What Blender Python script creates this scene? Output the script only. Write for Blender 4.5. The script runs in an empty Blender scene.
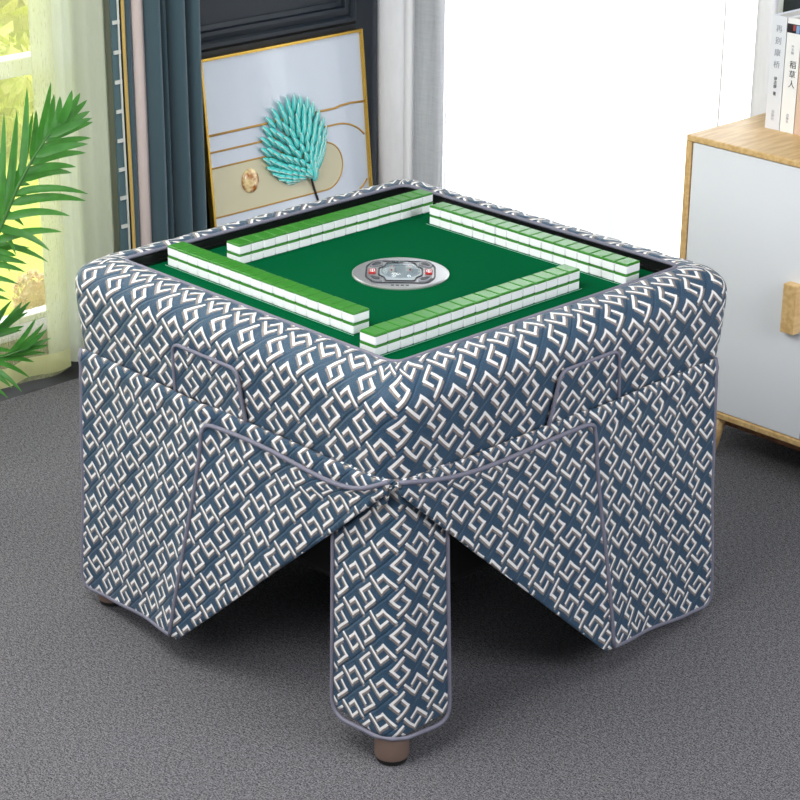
import bpy, bmesh, math, random
from mathutils import Vector, Matrix
random.seed(7)
C = bpy.context.scene.collection
S = bpy.context.scene

# ------------------------------------------------------------------ camera
CAM_P = Vector((-2.8059, -2.8906, 2.1265))
YAW, PITCH, ROLL, FPX = 0.800037, 0.386793, 0.0081336, 2070.99
_f = Vector((math.cos(PITCH)*math.cos(YAW), math.cos(PITCH)*math.sin(YAW), -math.sin(PITCH)))
_r0 = Vector((math.sin(YAW), -math.cos(YAW), 0)); _u0 = _r0.cross(_f)
_r = _r0*math.cos(ROLL) + _u0*math.sin(ROLL); _u = -_r0*math.sin(ROLL) + _u0*math.cos(ROLL)
cam_d = bpy.data.cameras.new('camera'); cam = bpy.data.objects.new('camera', cam_d); C.objects.link(cam)
cam_d.sensor_width = 36; cam_d.lens = FPX/800*36; cam_d.clip_end = 200
M3 = Matrix((_r, _u, -_f)).transposed()
cam.matrix_world = Matrix.Translation(CAM_P) @ M3.to_4x4()
S.camera = cam

def at(px, py, Y):                       # a measured point of the photo on the upright plane y = Y
    d = _f + _r*((px-400)/FPX) - _u*((py-400)/FPX)
    return CAM_P + d*((Y-CAM_P.y)/d.y)

# ------------------------------------------------------------------ world, lights, exposure
W = bpy.data.worlds.new('world'); S.world = W; W.use_nodes = True
wt = W.node_tree; wt.nodes.clear()
tc = wt.nodes.new('ShaderNodeTexCoord'); dot = wt.nodes.new('ShaderNodeVectorMath'); dot.operation = 'DOT_PRODUCT'
dot.inputs[1].default_value = (.66, .70, .25)
mr = wt.nodes.new('ShaderNodeMapRange'); mr.interpolation_type = 'SMOOTHSTEP'
mr.inputs['From Min'].default_value = -.1; mr.inputs['From Max'].default_value = .6
mr.inputs['To Min'].default_value = .24; mr.inputs['To Max'].default_value = 4.2
bg = wt.nodes.new('ShaderNodeBackground'); bg.inputs[0].default_value = (.94, .97, 1, 1); wo = wt.nodes.new('ShaderNodeOutputWorld')
wt.links.new(tc.outputs['Generated'], dot.inputs[0]); wt.links.new(dot.outputs['Value'], mr.inputs[0])
wt.links.new(mr.outputs[0], bg.inputs['Strength']); wt.links.new(bg.outputs[0], wo.inputs[0])

def area(name, loc, target, sx, sy, power, col=(1, 1, 1)):
    l = bpy.data.lights.new(name, 'AREA'); l.shape = 'RECTANGLE'; l.size = sx; l.size_y = sy; l.energy = power; l.color = col
    o = bpy.data.objects.new(name, l); C.objects.link(o); o.location = loc
    o.rotation_euler = (Vector(target)-Vector(loc)).to_track_quat('-Z', 'Y').to_euler()
    return o
area('ceiling_softbox', (-1.1, -.1, 2.75), (-.1, 0, .4), 1.9, 1.9, 88, (1, .99, .97))
area('side_fill_light', (-3.4, -.2, 2.0), (-.2, 0, .45), 1.6, 1.6, 54, (.97, .99, 1))  # added fill from camera left; no window stands there
area('front_fill_light', (.5, -3.5, 2.1), (.25, 0, .45), 1.6, 1.6, 78, (.93, .96, 1))  # unseen front fill, added to brighten the right-hand faces; not a window
VS = S.view_settings
VS.view_transform = 'Standard'; VS.look = 'None'; VS.gamma = 1; VS.use_curve_mapping = False; VS.exposure = 0.0

# ------------------------------------------------------------------ material helpers
def lin(c):
    return tuple(((v/255)/12.92 if v/255 <= .04045 else ((v/255+.055)/1.055)**2.4) for v in c) + (1,)
class G:
    def __init__(s, name):
        s.m = bpy.data.materials.new(name); s.m.use_nodes = True; s.t = s.m.node_tree; s.t.nodes.clear()
        s.out = s.t.nodes.new('ShaderNodeOutputMaterial')
    def n(s, typ, **kw):
        q = s.t.nodes.new(typ)
        for k, v in kw.items(): setattr(q, k, v)
        return q
    def set(s, inp, v):
        if hasattr(v, 'is_output'): s.t.links.new(v, inp)
        else: inp.default_value = v
    def m_(s, op, a, b=None, c=None):
        q = s.n('ShaderNodeMath', operation=op)
        for i, v in enumerate((a, b, c)):
            if v is not None: s.set(q.inputs[i], v)
        return q.outputs[0]
    def mix(s, f, a, b):
        q = s.n('ShaderNodeMix', data_type='RGBA'); s.set(q.inputs[0], f); s.set(q.inputs[6], a); s.set(q.inputs[7], b)
        return q.outputs[2]
    def smooth(s, v, a, b, lo=0., hi=1.):
        q = s.n('ShaderNodeMapRange', interpolation_type='SMOOTHSTEP'); s.set(q.inputs[0], v)
        for i, x in zip((1, 2, 3, 4), (a, b, lo, hi)): q.inputs[i].default_value = x
        return q.outputs[0]
    def noise(s, scale, detail=3, vec=None, rough=.5):
        q = s.n('ShaderNodeTexNoise'); q.inputs['Scale'].default_value = scale; q.inputs['Detail'].default_value = detail
        q.inputs['Roughness'].default_value = rough
        if vec is None: vec = s.n('ShaderNodeTexCoord').outputs['Object']
        s.set(q.inputs['Vector'], vec); return q.outputs['Fac']
    def mapped(s, scale=(1, 1, 1), rot=(0, 0, 0), src='Object'):
        q = s.n('ShaderNodeMapping'); q.inputs['Scale'].default_value = scale; q.inputs['Rotation'].default_value = rot
        s.t.links.new(s.n('ShaderNodeTexCoord').outputs[src], q.inputs[0]); return q.outputs[0]
    def bump(s, h, strength=.5, dist=.005):
        q = s.n('ShaderNodeBump'); q.inputs['Strength'].default_value = strength; q.inputs['Distance'].default_value = dist
        s.set(q.inputs['Height'], h); return q.outputs[0]
    def bsdf(s, col, rough=.5, metal=0, normal=None, **kw):
        q = s.n('ShaderNodeBsdfPrincipled'); s.set(q.inputs['Base Color'], col); s.set(q.inputs['Roughness'], rough)
        q.inputs['Metallic'].default_value = metal
        if normal is not None: s.set(q.inputs['Normal'], normal)
        for k, v in kw.items(): s.set(q.inputs[k.replace('_', ' ')], v)
        s.t.links.new(q.outputs[0], s.out.inputs[0]); return q
def plain(name, rgb, rough=.5, metal=0, noise=0, nscale=60, bump=0, bscale=200, **kw):
    g = G(name); col = lin(rgb)
    if noise:
        a = tuple(c*(1-noise) for c in col[:3])+(1,); b = tuple(min(1, c*(1+noise)) for c in col[:3])+(1,)
        col = g.mix(g.noise(nscale), a, b)
    nm = g.bump(g.noise(bscale), bump, .003) if bump else None
    g.bsdf(col, rough, metal, nm, **kw); return g.m

def fret_material():
    """navy quilted fabric woven with interlocking white hooked bars, each with a taupe lower edge"""
    g = G('fret_fabric'); uv = g.n('ShaderNodeUVMap').outputs[0]
    # slight waviness of the weave
    nz = g.n('ShaderNodeTexNoise'); nz.inputs['Scale'].default_value = 22; nz.inputs['Detail'].default_value = 1
    g.t.links.new(uv, nz.inputs['Vector'])
    sub = g.n('ShaderNodeVectorMath', operation='SUBTRACT'); g.t.links.new(nz.outputs['Color'], sub.inputs[0]); sub.inputs[1].default_value = (.5,)*3
    sc = g.n('ShaderNodeVectorMath', operation='SCALE'); g.t.links.new(sub.outputs[0], sc.inputs[0]); sc.inputs['Scale'].default_value = .006
    ad = g.n('ShaderNodeVectorMath', operation='ADD'); g.t.links.new(uv, ad.inputs[0]); g.t.links.new(sc.outputs[0], ad.inputs[1])
    sp = g.n('ShaderNodeSeparateXYZ'); g.t.links.new(ad.outputs[0], sp.inputs[0])
    CELL = .0515; k = 1/(CELL*math.sqrt(2))
    def field(dy):
        y = g.m_('ADD', sp.outputs[1], dy)
        u = g.m_('MULTIPLY', g.m_('SUBTRACT', sp.outputs[0], y), k)
        v = g.m_('MULTIPLY', g.m_('ADD', sp.outputs[0], y), k)
        fu, fv = g.m_('FLOOR', u), g.m_('FLOOR', v)
        par = g.m_('FLOORED_MODULO', g.m_('ADD', fu, fv), 2.0)
        lu = g.m_('SUBTRACT', g.m_('SUBTRACT', u, fu), .5); lv = g.m_('SUBTRACT', g.m_('SUBTRACT', v, fv), .5)
        inv = g.m_('SUBTRACT', 1.0, par)
        a = g.m_('ADD', g.m_('MULTIPLY', lu, inv), g.m_('MULTIPLY', lv, par))
        b = g.m_('SUBTRACT', g.m_('MULTIPLY', lv, inv), g.m_('MULTIPLY', lu, par))
        def box(a, b, cx, cy, hx, hy):
            dx = g.m_('SUBTRACT', g.m_('ABSOLUTE', g.m_('SUBTRACT', a, cx)), hx)
            dy_ = g.m_('SUBTRACT', g.m_('ABSOLUTE', g.m_('SUBTRACT', b, cy)), hy)
            return g.m_('MAXIMUM', dx, dy_)
        ds = []
        na, nb = g.m_('MULTIPLY', a, -1.0), g.m_('MULTIPLY', b, -1.0)
        for (aa, bb) in ((a, b), (na, nb)):
            ds.append(box(aa, bb, -.29, .115, .050, .38)); ds.append(box(aa, bb, -.085, -.20, .215, .050))
        d = g.m_('MINIMUM', g.m_('MINIMUM', ds[0], ds[1]), g.m_('MINIMUM', ds[2], ds[3]))
        return d, u, v
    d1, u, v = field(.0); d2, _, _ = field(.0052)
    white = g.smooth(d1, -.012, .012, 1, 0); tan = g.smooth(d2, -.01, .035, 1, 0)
    grain = g.noise(700, 2, uv); patch = g.noise(9, 2, uv)
    thread = g.noise(260, 2, uv)
    navy = g.mix(g.smooth(grain, .3, .7), lin((20, 40, 63)), lin((56, 86, 114)))
    navy = g.mix(g.m_('MULTIPLY', patch, .35), navy, lin((62, 98, 118)))
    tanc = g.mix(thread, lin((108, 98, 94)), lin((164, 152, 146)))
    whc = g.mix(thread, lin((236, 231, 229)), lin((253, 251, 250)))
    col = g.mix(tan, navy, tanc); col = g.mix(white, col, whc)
    # quilting: bars stand up, stitched lines between the cells sink in
    fr = g.m_('ABSOLUTE', g.m_('SUBTRACT', g.m_('FRACT', u), .5))
    dent = g.smooth(fr, .43, .5, 0, 1)
    h = g.m_('ADD', g.smooth(d1, -.03, .12, .7, 0), g.m_('MULTIPLY', dent, -1.0))
    h = g.m_('ADD', h, g.m_('MULTIPLY', g.noise(520, 3, uv), .7))
    h = g.m_('ADD', h, g.m_('MULTIPLY', g.noise(34, 3, uv), 2.2))
    g.bsdf(col, g.mix(white, (.42,)*3+(1,), (.6,)*3+(1,)), 0, g.bump(h, .55, .004), Specular_IOR_Level=.35, Sheen_Weight=.1)
    return g.m

def sheer_material(name, rgb, clear, transl=.5):
    g = G(name); c = lin(rgb)
    weave = g.noise(300, 2, g.mapped((1, 1, .15)))
    d = g.n('ShaderNodeBsdfDiffuse'); d.inputs[0].default_value = c
    t = g.n('ShaderNodeBsdfTranslucent'); t.inputs[0].default_value = c
    p = g.n('ShaderNodeBsdfTransparent')
    m1 = g.n('ShaderNodeMixShader'); m1.inputs[0].default_value = transl
    g.t.links.new(d.outputs[0], m1.inputs[1]); g.t.links.new(t.outputs[0], m1.inputs[2])
    m2 = g.n('ShaderNodeMixShader'); g.set(m2.inputs[0], g.m_('ADD', clear-.04, g.m_('MULTIPLY', weave, .08)))
    g.t.links.new(m1.outputs[0], m2.inputs[1]); g.t.links.new(p.outputs[0], m2.inputs[2])
    g.t.links.new(m2.outputs[0], g.out.inputs[0]); return g.m

def glass_material(name, gloss=.06, tint=(1, 1, 1, 1)):
    g = G(name); p = g.n('ShaderNodeBsdfTransparent'); p.inputs[0].default_value = tint
    s = g.n('ShaderNodeBsdfGlossy'); s.inputs['Roughness'].default_value = .02
    m = g.n('ShaderNodeMixShader'); fz = g.n('ShaderNodeLayerWeight'); fz.inputs[0].default_value = .5
    g.set(m.inputs[0], g.m_('ADD', g.m_('MULTIPLY', g.m_('POWER', fz.outputs['Facing'], 4.0), .5), gloss))
    g.t.links.new(p.outputs[0], m.inputs[1]); g.t.links.new(s.outputs[0], m.inputs[2]); g.t.links.new(m.outputs[0], g.out.inputs[0]); return g.m

def carpet_material():
    g = G('carpet'); co = g.mapped((1, 1, 1))
    a = g.noise(310, 4, co, .8); b = g.noise(1.6, 2, co); c = g.noise(230, 2, g.mapped((1, .35, 1), (0, 0, .9)))
    f = g.m_('ADD', g.m_('MULTIPLY', a, .8), g.m_('MULTIPLY', c, .2))
    col = g.mix(g.smooth(f, .38, .64), lin((34, 33, 38)), lin((152, 150, 154)))
    col = g.mix(g.m_('MULTIPLY', b, .25), col, lin((84, 84, 90)))
    g.bsdf(col, .95, 0, g.bump(f, .5, .005), Specular_IOR_Level=.1); return g.m

def wood_material(name, c1, c2, rough=.4, scale=(2, 12, 12)):
    g = G(name); n = g.noise(6, 4, g.mapped(scale))
    col = g.mix(g.smooth(n, .3, .7), lin(c1), lin(c2)); g.bsdf(col, rough, 0, g.bump(n, .08, .002)); return g.m

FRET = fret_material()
LINING = plain('lining_cloth', (52, 56, 68), .9)
PIPING = plain('grey_piping', (120, 119, 135), .6, noise=.12, nscale=300, bump=.3, bscale=500)
FELT = plain('green_felt', (0, 84, 48), .95, noise=.12, nscale=500, bump=.25, bscale=700, Specular_IOR_Level=.02)
BLACK = plain('black_plastic', (13, 13, 15), .35)
BLACKM = plain('black_rubber', (16, 16, 17), .7)
BRONZE = plain('bronze_metal', (126, 104, 94), .42, .25)
WHITE_T = plain('ivory_white_resin', (250, 251, 253), .3)
GREEN_T = plain('green_resin', (50, 128, 34), .34, noise=.06, nscale=90, Coat_Weight=.12, Coat_Roughness=.2)
LINE = plain('pale_slot_line', (150, 200, 180), .6)
SILVER = plain('brushed_silver', (196, 197, 200), .3, .75, noise=.05, nscale=200)
SILVER2 = plain('bright_silver', (226, 227, 230), .22, .7)
CHAR = plain('charcoal_ink', (48, 50, 56), .4)
GREYB = plain('grey_button_plastic', (128, 130, 136), .35)
REDB = plain('red_plastic', (168, 28, 28), .4)
BLUEW = plain('blue_wall_paint', (19, 30, 41), .38, noise=.05, nscale=8)
WFRAME = plain('white_window_paint', (238, 240, 236), .45)
CABW = plain('white_lacquer', (238, 241, 248), .3)
OAK = wood_material('oak', (206, 166, 108), (228, 194, 138))
OAKD = wood_material('dark_walnut', (112, 72, 42), (140, 94, 58))  # darker brown wood of the plinth rail
TEAL = plain('teal_velvet', (58, 82, 92), .8, noise=.12, nscale=500, Sheen_Weight=.35, bump=.15, bscale=900)
BEIGE = plain('rose_beige_lining', (206, 190, 186), .8)
GOLDC = plain('gold_cord_thread', (198, 166, 96), .55, noise=.2, nscale=400)
LACE = plain('pale_lace', (206, 208, 204), .8)
GOLD = plain('polished_gold', (228, 184, 84), .24, .85)
GOLDL = plain('gold_line_paint', (196, 152, 78), .4, .3)
AMBER = None

# ------------------------------------------------------------------ mesh helpers
def link(name, bm, mats, parent=None, smooth=True, loc=None):
    me = bpy.data.meshes.new(name); bm.to_mesh(me); bm.free()
    for m in (mats if isinstance(mats, (list, tuple)) else [mats]): me.materials.append(m)
    if smooth:
        for p in me.polygons: p.use_smooth = True
    o = bpy.data.objects.new(name, me); C.objects.link(o)
    if parent: o.parent = parent
    if loc: o.location = loc
    return o
def tag(o, label, cat, group=None):
    o['label'] = label; o['category'] = cat
    if group: o['group'] = group
    return o
def thing(name, label, cat, loc=(0, 0, 0), rz=0, group=None):
    o = bpy.data.objects.new(name, None); C.objects.link(o); o.location = loc; o.rotation_euler = (0, 0, rz)
    o.empty_display_size = .1
    return tag(o, label, cat, group)
def struct(o): o['kind'] = 'structure'; return o
def box(bm, x0, x1, y0, y1, z0, z1, bev=0, mi=0, seg=2):
    n0 = len(bm.faces)
    r = bmesh.ops.create_cube(bm, size=1); vs = r['verts']
    for v in vs: v.co = Vector(((x0+x1)/2+v.co.x*(x1-x0), (y0+y1)/2+v.co.y*(y1-y0), (z0+z1)/2+v.co.z*(z1-z0)))
    if bev:
        es = list({e for v in vs for e in v.link_edges})
        bmesh.ops.bevel(bm, geom=es, offset=bev, segments=seg, affect='EDGES', profile=.5)
    bm.faces.ensure_lookup_table()
    if mi:
        for f in bm.faces[n0:] if n0 else bm.faces: f.material_index = mi
def bx(*a, **k):
    bm = bmesh.new(); box(bm, *a, **k); return bm
def add_autosmooth(o, ang=35):
    bmod = o.data
    for e in bmod.edges: pass
    bmod.set_sharp_from_angle(angle=math.radians(ang)); return o
def tube(bm, pts, r, seg=8, closed=False, cap=True, flat=1.0, radii=None):
    pts = [Vector(p) for p in pts]; n = len(pts); rings = []
    up = None
    for i, p in enumerate(pts):
        if closed: t = pts[(i+1) % n]-pts[i-1]
        else: t = pts[min(i+1, n-1)]-pts[max(i-1, 0)]
        t.normalize()
        if up is None:
            up = Vector((0, 0, 1)) if abs(t.z) < .9 else Vector((1, 0, 0))
        s = t.cross(up)
        if s.length < 1e-4: s = t.orthogonal()
        s.normalize(); up = s.cross(t).normalized()
        rr = radii[i] if radii else r
        rings.append([bm.verts.new(p + (s*math.cos(a) + up*math.sin(a)*flat)*rr) for a in (2*math.pi*k/seg for k in range(seg))])
    for i in range(n if closed else n-1):
        A, B = rings[i], rings[(i+1) % n]
        for k in range(seg): bm.faces.new((A[k], A[(k+1) % seg], B[(k+1) % seg], B[k]))
    if cap and not closed:
        bm.faces.new(rings[0][::-1]); bm.faces.new(rings[-1])
def lathe(bm, prof, seg=40, c=(0, 0), mi=0):
    rings = []
    for (r, z) in prof:
        if r < 1e-6: rings.append([bm.verts.new((c[0], c[1], z))])
        else: rings.append([bm.verts.new((c[0]+r*math.cos(2*math.pi*k/seg), c[1]+r*math.sin(2*math.pi*k/seg), z)) for k in range(seg)])
    for A, B in zip(rings, rings[1:]):
        for k in range(seg):
            a = A[k % len(A)], A[(k+1) % len(A)]; b = B[k % len(B)], B[(k+1) % len(B)]
            if len(A) == 1 and len(B) == 1: continue
            if len(A) == 1: f = bm.faces.new((a[0], b[1], b[0]))
            elif len(B) == 1: f = bm.faces.new((a[0], a[1], b[0]))
            else: f = bm.faces.new((a[0], a[1], b[1], b[0]))
            f.material_index = mi
def rounded(poly, rads, n=6):
    """round the corners of a 2-D polygon; rads per vertex"""
    out = []; N = len(poly)
    for i, P in enumerate(poly):
        P = Vector(P); r = rads[i] if isinstance(rads, (list, tuple)) else rads
        if r <= 0: out.append(tuple(P)); continue
        A = Vector(poly[i-1]); B = Vector(poly[(i+1) % N])
        da = (A-P).normalized(); db = (B-P).normalized()
        t = min(r, (A-P).length*.49, (B-P).length*.49)
        p0, p1 = P+da*t, P+db*t
        for k in range(n+1):
            s = k/n; out.append(tuple((1-s)**2*p0 + 2*s*(1-s)*P + s*s*p1))
    return out
def patch(polys, fn, step=.012, uvoff=(0, 0), flip=1):
    """grid clipped to convex 2-D polygons, mapped to 3-D by fn(a, b); UV is the flat cloth in metres"""
    bm = bmesh.new(); uvl = bm.loops.layers.uv.new('UVMap')
    for poly in polys:
        b2 = bmesh.new()
        xs = [p[0] for p in poly]; ys = [p[1] for p in poly]
        x0, x1, y0, y1 = min(xs), max(xs), min(ys), max(ys)
        nx = max(2, int((x1-x0)/step)); ny = max(2, int((y1-y0)/step))
        bmesh.ops.create_grid(b2, x_segments=nx, y_segments=ny, size=.5)
        for v in b2.verts: v.co = Vector((x0+(v.co.x+.5)*(x1-x0), y0+(v.co.y+.5)*(y1-y0), 0))
        ar = sum(poly[i-1][0]*poly[i][1]-poly[i][0]*poly[i-1][1] for i in range(len(poly)))
        for i in range(len(poly)):
            a = Vector(poly[i-1]).to_3d(); b = Vector(poly[i]).to_3d(); e = b-a
            if e.length < 1e-6: continue
            nn = Vector((e.y, -e.x, 0))
            if ar < 0: nn = -nn
            bmesh.ops.bisect_plane(b2, geom=b2.verts[:]+b2.edges[:]+b2.faces[:], dist=1e-6, plane_co=a, plane_no=nn.normalized(), clear_outer=True)
        mp = {}
        for v in b2.verts:
            nv = bm.verts.new(fn(v.co.x, v.co.y)); mp[v] = (nv, (flip*v.co.x+uvoff[0], v.co.y+uvoff[1]))
        for f in b2.faces:
            try: nf = bm.faces.new([mp[v][0] for v in f.verts])
            except ValueError: continue
            for l, v in zip(nf.loops, f.verts): l[uvl].uv = mp[v][1]
        b2.free()
    return bm
def cloth(name, bm, parent, outward, thick=.006, mats=None):
    """fix facing so that solidify grows inward, then give it thickness and a lining"""
    bm.normal_update()
    s = sum((f.normal.dot(Vector(outward)) * f.calc_area()) for f in bm.faces)
    if s < 0: bmesh.ops.reverse_faces(bm, faces=bm.faces[:])
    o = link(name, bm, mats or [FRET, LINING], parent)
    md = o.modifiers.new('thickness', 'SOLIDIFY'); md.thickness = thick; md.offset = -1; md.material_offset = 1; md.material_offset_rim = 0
    return o

# ------------------------------------------------------------------ setting
bm = bmesh.new()                          # carpet, with a dark bare strip left open along the back wall
for k, (ya, yb) in enumerate(((-5, 1.582), (1.582, 1.9))):
    f = bm.faces.new([bm.verts.new((x, y, 0)) for x, y in ((-4.6, ya), (1.85, ya), (1.85, yb), (-4.6, yb))]); f.material_index = k
struct(link('floor', bm, [carpet_material(), plain('dark_floorboard', (20, 20, 22), .6)], None, False))
WX0, WX1, WZ0, WZ1 = -1.3, .40, .14, 2.35            # garden window opening in the back wall
WY = 1.75
bm = bmesh.new()
box(bm, -4.6, WX0-.06, WY, WY+.1, 0, 2.8); box(bm, WX1+.06, 1.85, WY, WY+.1, 0, 2.8)
box(bm, WX0-.06, WX1+.06, WY, WY+.1, 0, WZ0-.05); box(bm, WX0-.06, WX1+.06, WY, WY+.1, WZ1+.05, 2.8)
struct(link('wall_back', bm, BLUEW, None, False))
RY0, RY1, RZ0, RZ1 = .40, 1.71, .06, 2.4
RX = 1.75
bm = bmesh.new()
box(bm, RX, RX+.1, -5, RY0-.05, 0, 2.8); box(bm, RX, RX+.1, RY1+.03, WY, 0, 2.8)
box(bm, RX, RX+.1, RY0-.05, RY1+.03, 0, RZ0-.05); box(bm, RX, RX+.1, RY0-.05, RY1+.03, RZ1+.05, 2.8)
struct(link('wall_right', bm, BLUEW, None, False))
struct(link('ceiling', bx(-4.6, 1.85, -1.6, 1.85, 2.8, 2.9), plain('ceiling_white', (235, 235, 232), .8), None, False))
# garden window: white frame, rail and glass
w1 = bmesh.new()
for (a, b, c, d) in ((WX1, WX1+.06, WZ0-.05, WZ1+.05), (WX0-.06, WX0, WZ0-.05, WZ1+.05), (-.50, -.44, WZ0, WZ1)): box(w1, a, b, WY+.005, WY+.075, c, d, .004)
for (c, d) in ((WZ0-.022, WZ0-.002), (WZ1, WZ1+.05)): box(w1, WX0, WX1, WY+.028, WY+.075, c, d, .004)
box(w1, WX0, WX1, WY+.012, WY+.07, .822, .872, .004)
win1 = struct(link('window_1', w1, WFRAME, None, False))
link('window_pane', bx(WX0, WX1, WY+.03, WY+.036, WZ0, WZ1), glass_material('window_glass', .05), win1, False)
w2 = bmesh.new()
for (a, b) in ((RY0-.05, RY0), (RY1, RY1+.03), (.93, .97)): box(w2, RX+.005, RX+.075, a, b, RZ0-.05, RZ1+.05, .004)
for (c, d) in ((RZ0-.05, RZ0), (RZ1, RZ1+.05)): box(w2, RX+.005, RX+.075, RY0, RY1, c, d, .004)
win2 = struct(link('window_2', w2, WFRAME, None, False))
link('window_pane', bx(RX+.03, RX+.036, RY0, RY1, RZ0, RZ1), bpy.data.materials['window_glass'], win2, False)
# panel moulding on the blue back wall
def moulding(name, x0, x1, z0, z1, w=.075):
    bm = bmesh.new()
    steps = ((0, .010), (.012, .022), (.030, .014), (.048, .024), (.062, .010), (w, .004))
    rings = []
    for (o, h) in steps:
        rings.append([bm.verts.new((x, WY-h, z)) for (x, z) in ((x0+o, z0+o), (x1-o, z0+o), (x1-o, z1-o), (x0+o, z1-o))])
        if o in (.012, .048): rings.append([bm.verts.new((x, WY-h, z)) for (x, z) in ((x0+o+.011, z0+o+.011), (x1-o-.011, z0+o+.011), (x1-o-.011, z1-o-.011), (x0+o+.011, z1-o-.011))])
    back = [bm.verts.new((x, WY, z)) for (x, z) in ((x0, z0), (x1, z0), (x1, z1), (x0, z1))]
    rings.insert(0, back)
    for A, B in zip(rings, rings[1:]):
        for k in range(4): bm.faces.new((A[k], A[(k+1) % 4], B[(k+1) % 4], B[k]))
    return struct(link(name, bm, BLUEW, None, False))
moulding('trim_1', .52, 1.49, .80, 2.5)
moulding('trim_2', .52, 1.49, .16, .70)
struct(link('baseboard_back', bx(WX1+.07, 1.74, WY-.015, WY, 0, .11, bev=.004), BLUEW, None, False))
struct(link('baseboard_right', bx(RX-.015, RX, -5, RY0-.06, 0, .11, bev=.004), BLUEW, None, False))
# outside: sunny lawn with bushes
bm = bmesh.new(); bm.faces.new([bm.verts.new((x, y, -.12)) for x, y in ((-9, 1.95), (1.0, 1.95), (12, 12.6), (12, 16), (-9, 16))])
g = G('sunny_lawn'); n1 = g.noise(1.6, 3); n2 = g.noise(30, 3)
g.bsdf(g.mix(n2, g.mix(g.smooth(n1, .38, .62), lin((226, 226, 70)), lin((246, 238, 130))), lin((190, 220, 70))), .9)
struct(link('garden_lawn', bm, g.m, None, False))

# ------------------------------------------------------------------ mahjong table
ZT, ZF, A = .79, .764, .4036
tbl = thing('mahjong_table', 'square automatic mahjong table with green felt top and bronze feet, under the patterned cover', 'table')
link('playing_felt', bx(-.40, .40, -.40, .40, ZF-.012, ZF), FELT, tbl, False)
bm = bmesh.new()
for (h0, h1, z0, z1) in ((.3985, .425, ZF-.02, ZT-.006), (.390, .3985, ZF-.02, ZF+.007)):
    for s in (-1, 1):
        box(bm, -h1, h1, min(s*h0, s*h1), max(s*h0, s*h1), z0, z1); box(bm, min(s*h0, s*h1), max(s*h0, s*h1), -h0, h0, z0, z1)
link('table_rim', bm, BLACK, tbl, False)
link('machine_housing', bx(-.37, .37, -.37, .37, .26, ZF-.013, bev=.02), BLACKM, tbl, False)  # machine body, black and carried low to darken the gap under the cover
for sx in (-1, 1):
    for sy in (-1, 1):
        bm = bmesh.new(); lathe(bm, [(0, .012), (.0325, .012), (.0335, .016), (.0335, .062), (.026, .075), (.026, .60), (0, .60)], 32, (sx*.441, sy*.441))
        leg = add_autosmooth(link('leg', bm, BRONZE, tbl))
        bm = bmesh.new(); lathe(bm, [(0, 0), (.025, 0), (.030, .003), (.031, .0115), (0, .0115)], 32, (sx*.441, sy*.441))
        add_autosmooth(link('foot_pad', bm, BLACKM, leg))
# lift strips the tile walls stand on
TW, TL, TH, GT = .0333, .0425, .0218, .0046
WALLS = {  # name: (axis along, fixed coordinate, start, direction, words)
    'front left':  ('y', -.2935, .3685, -1), 'front right': ('x', -.2900, -.3665, 1),
    'back left':   ('x', .2880, -.206, 1), 'back right':  ('y', .3060, .205, -1)}
for nm, (ax, c, s, d) in WALLS.items():
    e = s + d*17*TW; lo, hi = min(s, e)-.004, max(s, e)+.004
    bm = bmesh.new()
    if ax == 'x': box(bm, lo, hi, c-.030, c+.030, ZF-.002, ZF+.0006)
    else: box(bm, c-.030, c+.030, lo, hi, ZF-.002, ZF+.0006)
    pl = link('tile_lift', bm, FELT, tbl, False)
    if nm == 'back left': continue
    off = -.0240 if nm != 'back right' else -.0255
    bm = bmesh.new()
    if ax == 'x': box(bm, lo, hi, c+off-.0005, c+off+.0005, ZF, ZF+.0012)
    else: box(bm, c+off-.0005, c+off+.0005, lo, hi, ZF, ZF+.0012)
    link('lift_edge', bm, LINE, pl, False)
# control panel in the middle of the felt (its own frame: u towards the right of the photo, v away from the viewer)
bm = bmesh.new(); lathe(bm, [(0, 0), (.100, 0), (.100, .0025), (.0965, .0045), (0, .0045)], 72)
cp = add_autosmooth(link('control_panel', bm, SILVER, tbl, True, (0, 0, ZF)), 25); cp.rotation_euler = (0, 0, -math.pi/4)
def prism(bm, poly, z0, z1):
    lo = [bm.verts.new((x, y, z0)) for x, y in poly]; hi = [bm.verts.new((x, y, z1)) for x, y in poly]; n = len(poly)
    bm.faces.new(hi); bm.faces.new(lo[::-1])
    for k in range(n): bm.faces.new((lo[k], lo[(k+1) % n], hi[(k+1) % n], hi[k]))
def band_poly(bm, poly, w, z0, z1):
    n = len(poly); cx = sum(p[0] for p in poly)/n; cy = sum(p[1] for p in poly)/n
    inn = []
    for p in poly:
        q = Vector((p[0]-cx, p[1]-cy)); inn.append((cx+q.x*(1-w/q.length), cy+q.y*(1-w/q.length)))
    O0 = [bm.verts.new((*p, z0)) for p in poly]; O1 = [bm.verts.new((*p, z1)) for p in poly]
    I0 = [bm.verts.new((*p, z0)) for p in inn]; I1 = [bm.verts.new((*p, z1)) for p in inn]
    for k in range(n):
        j = (k+1) % n
        bm.faces.new((O0[k], O0[j], O1[j], O1[k])); bm.faces.new((O1[k], O1[j], I1[j], I1[k])); bm.faces.new((I1[k], I1[j], I0[j], I0[k]))
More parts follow.
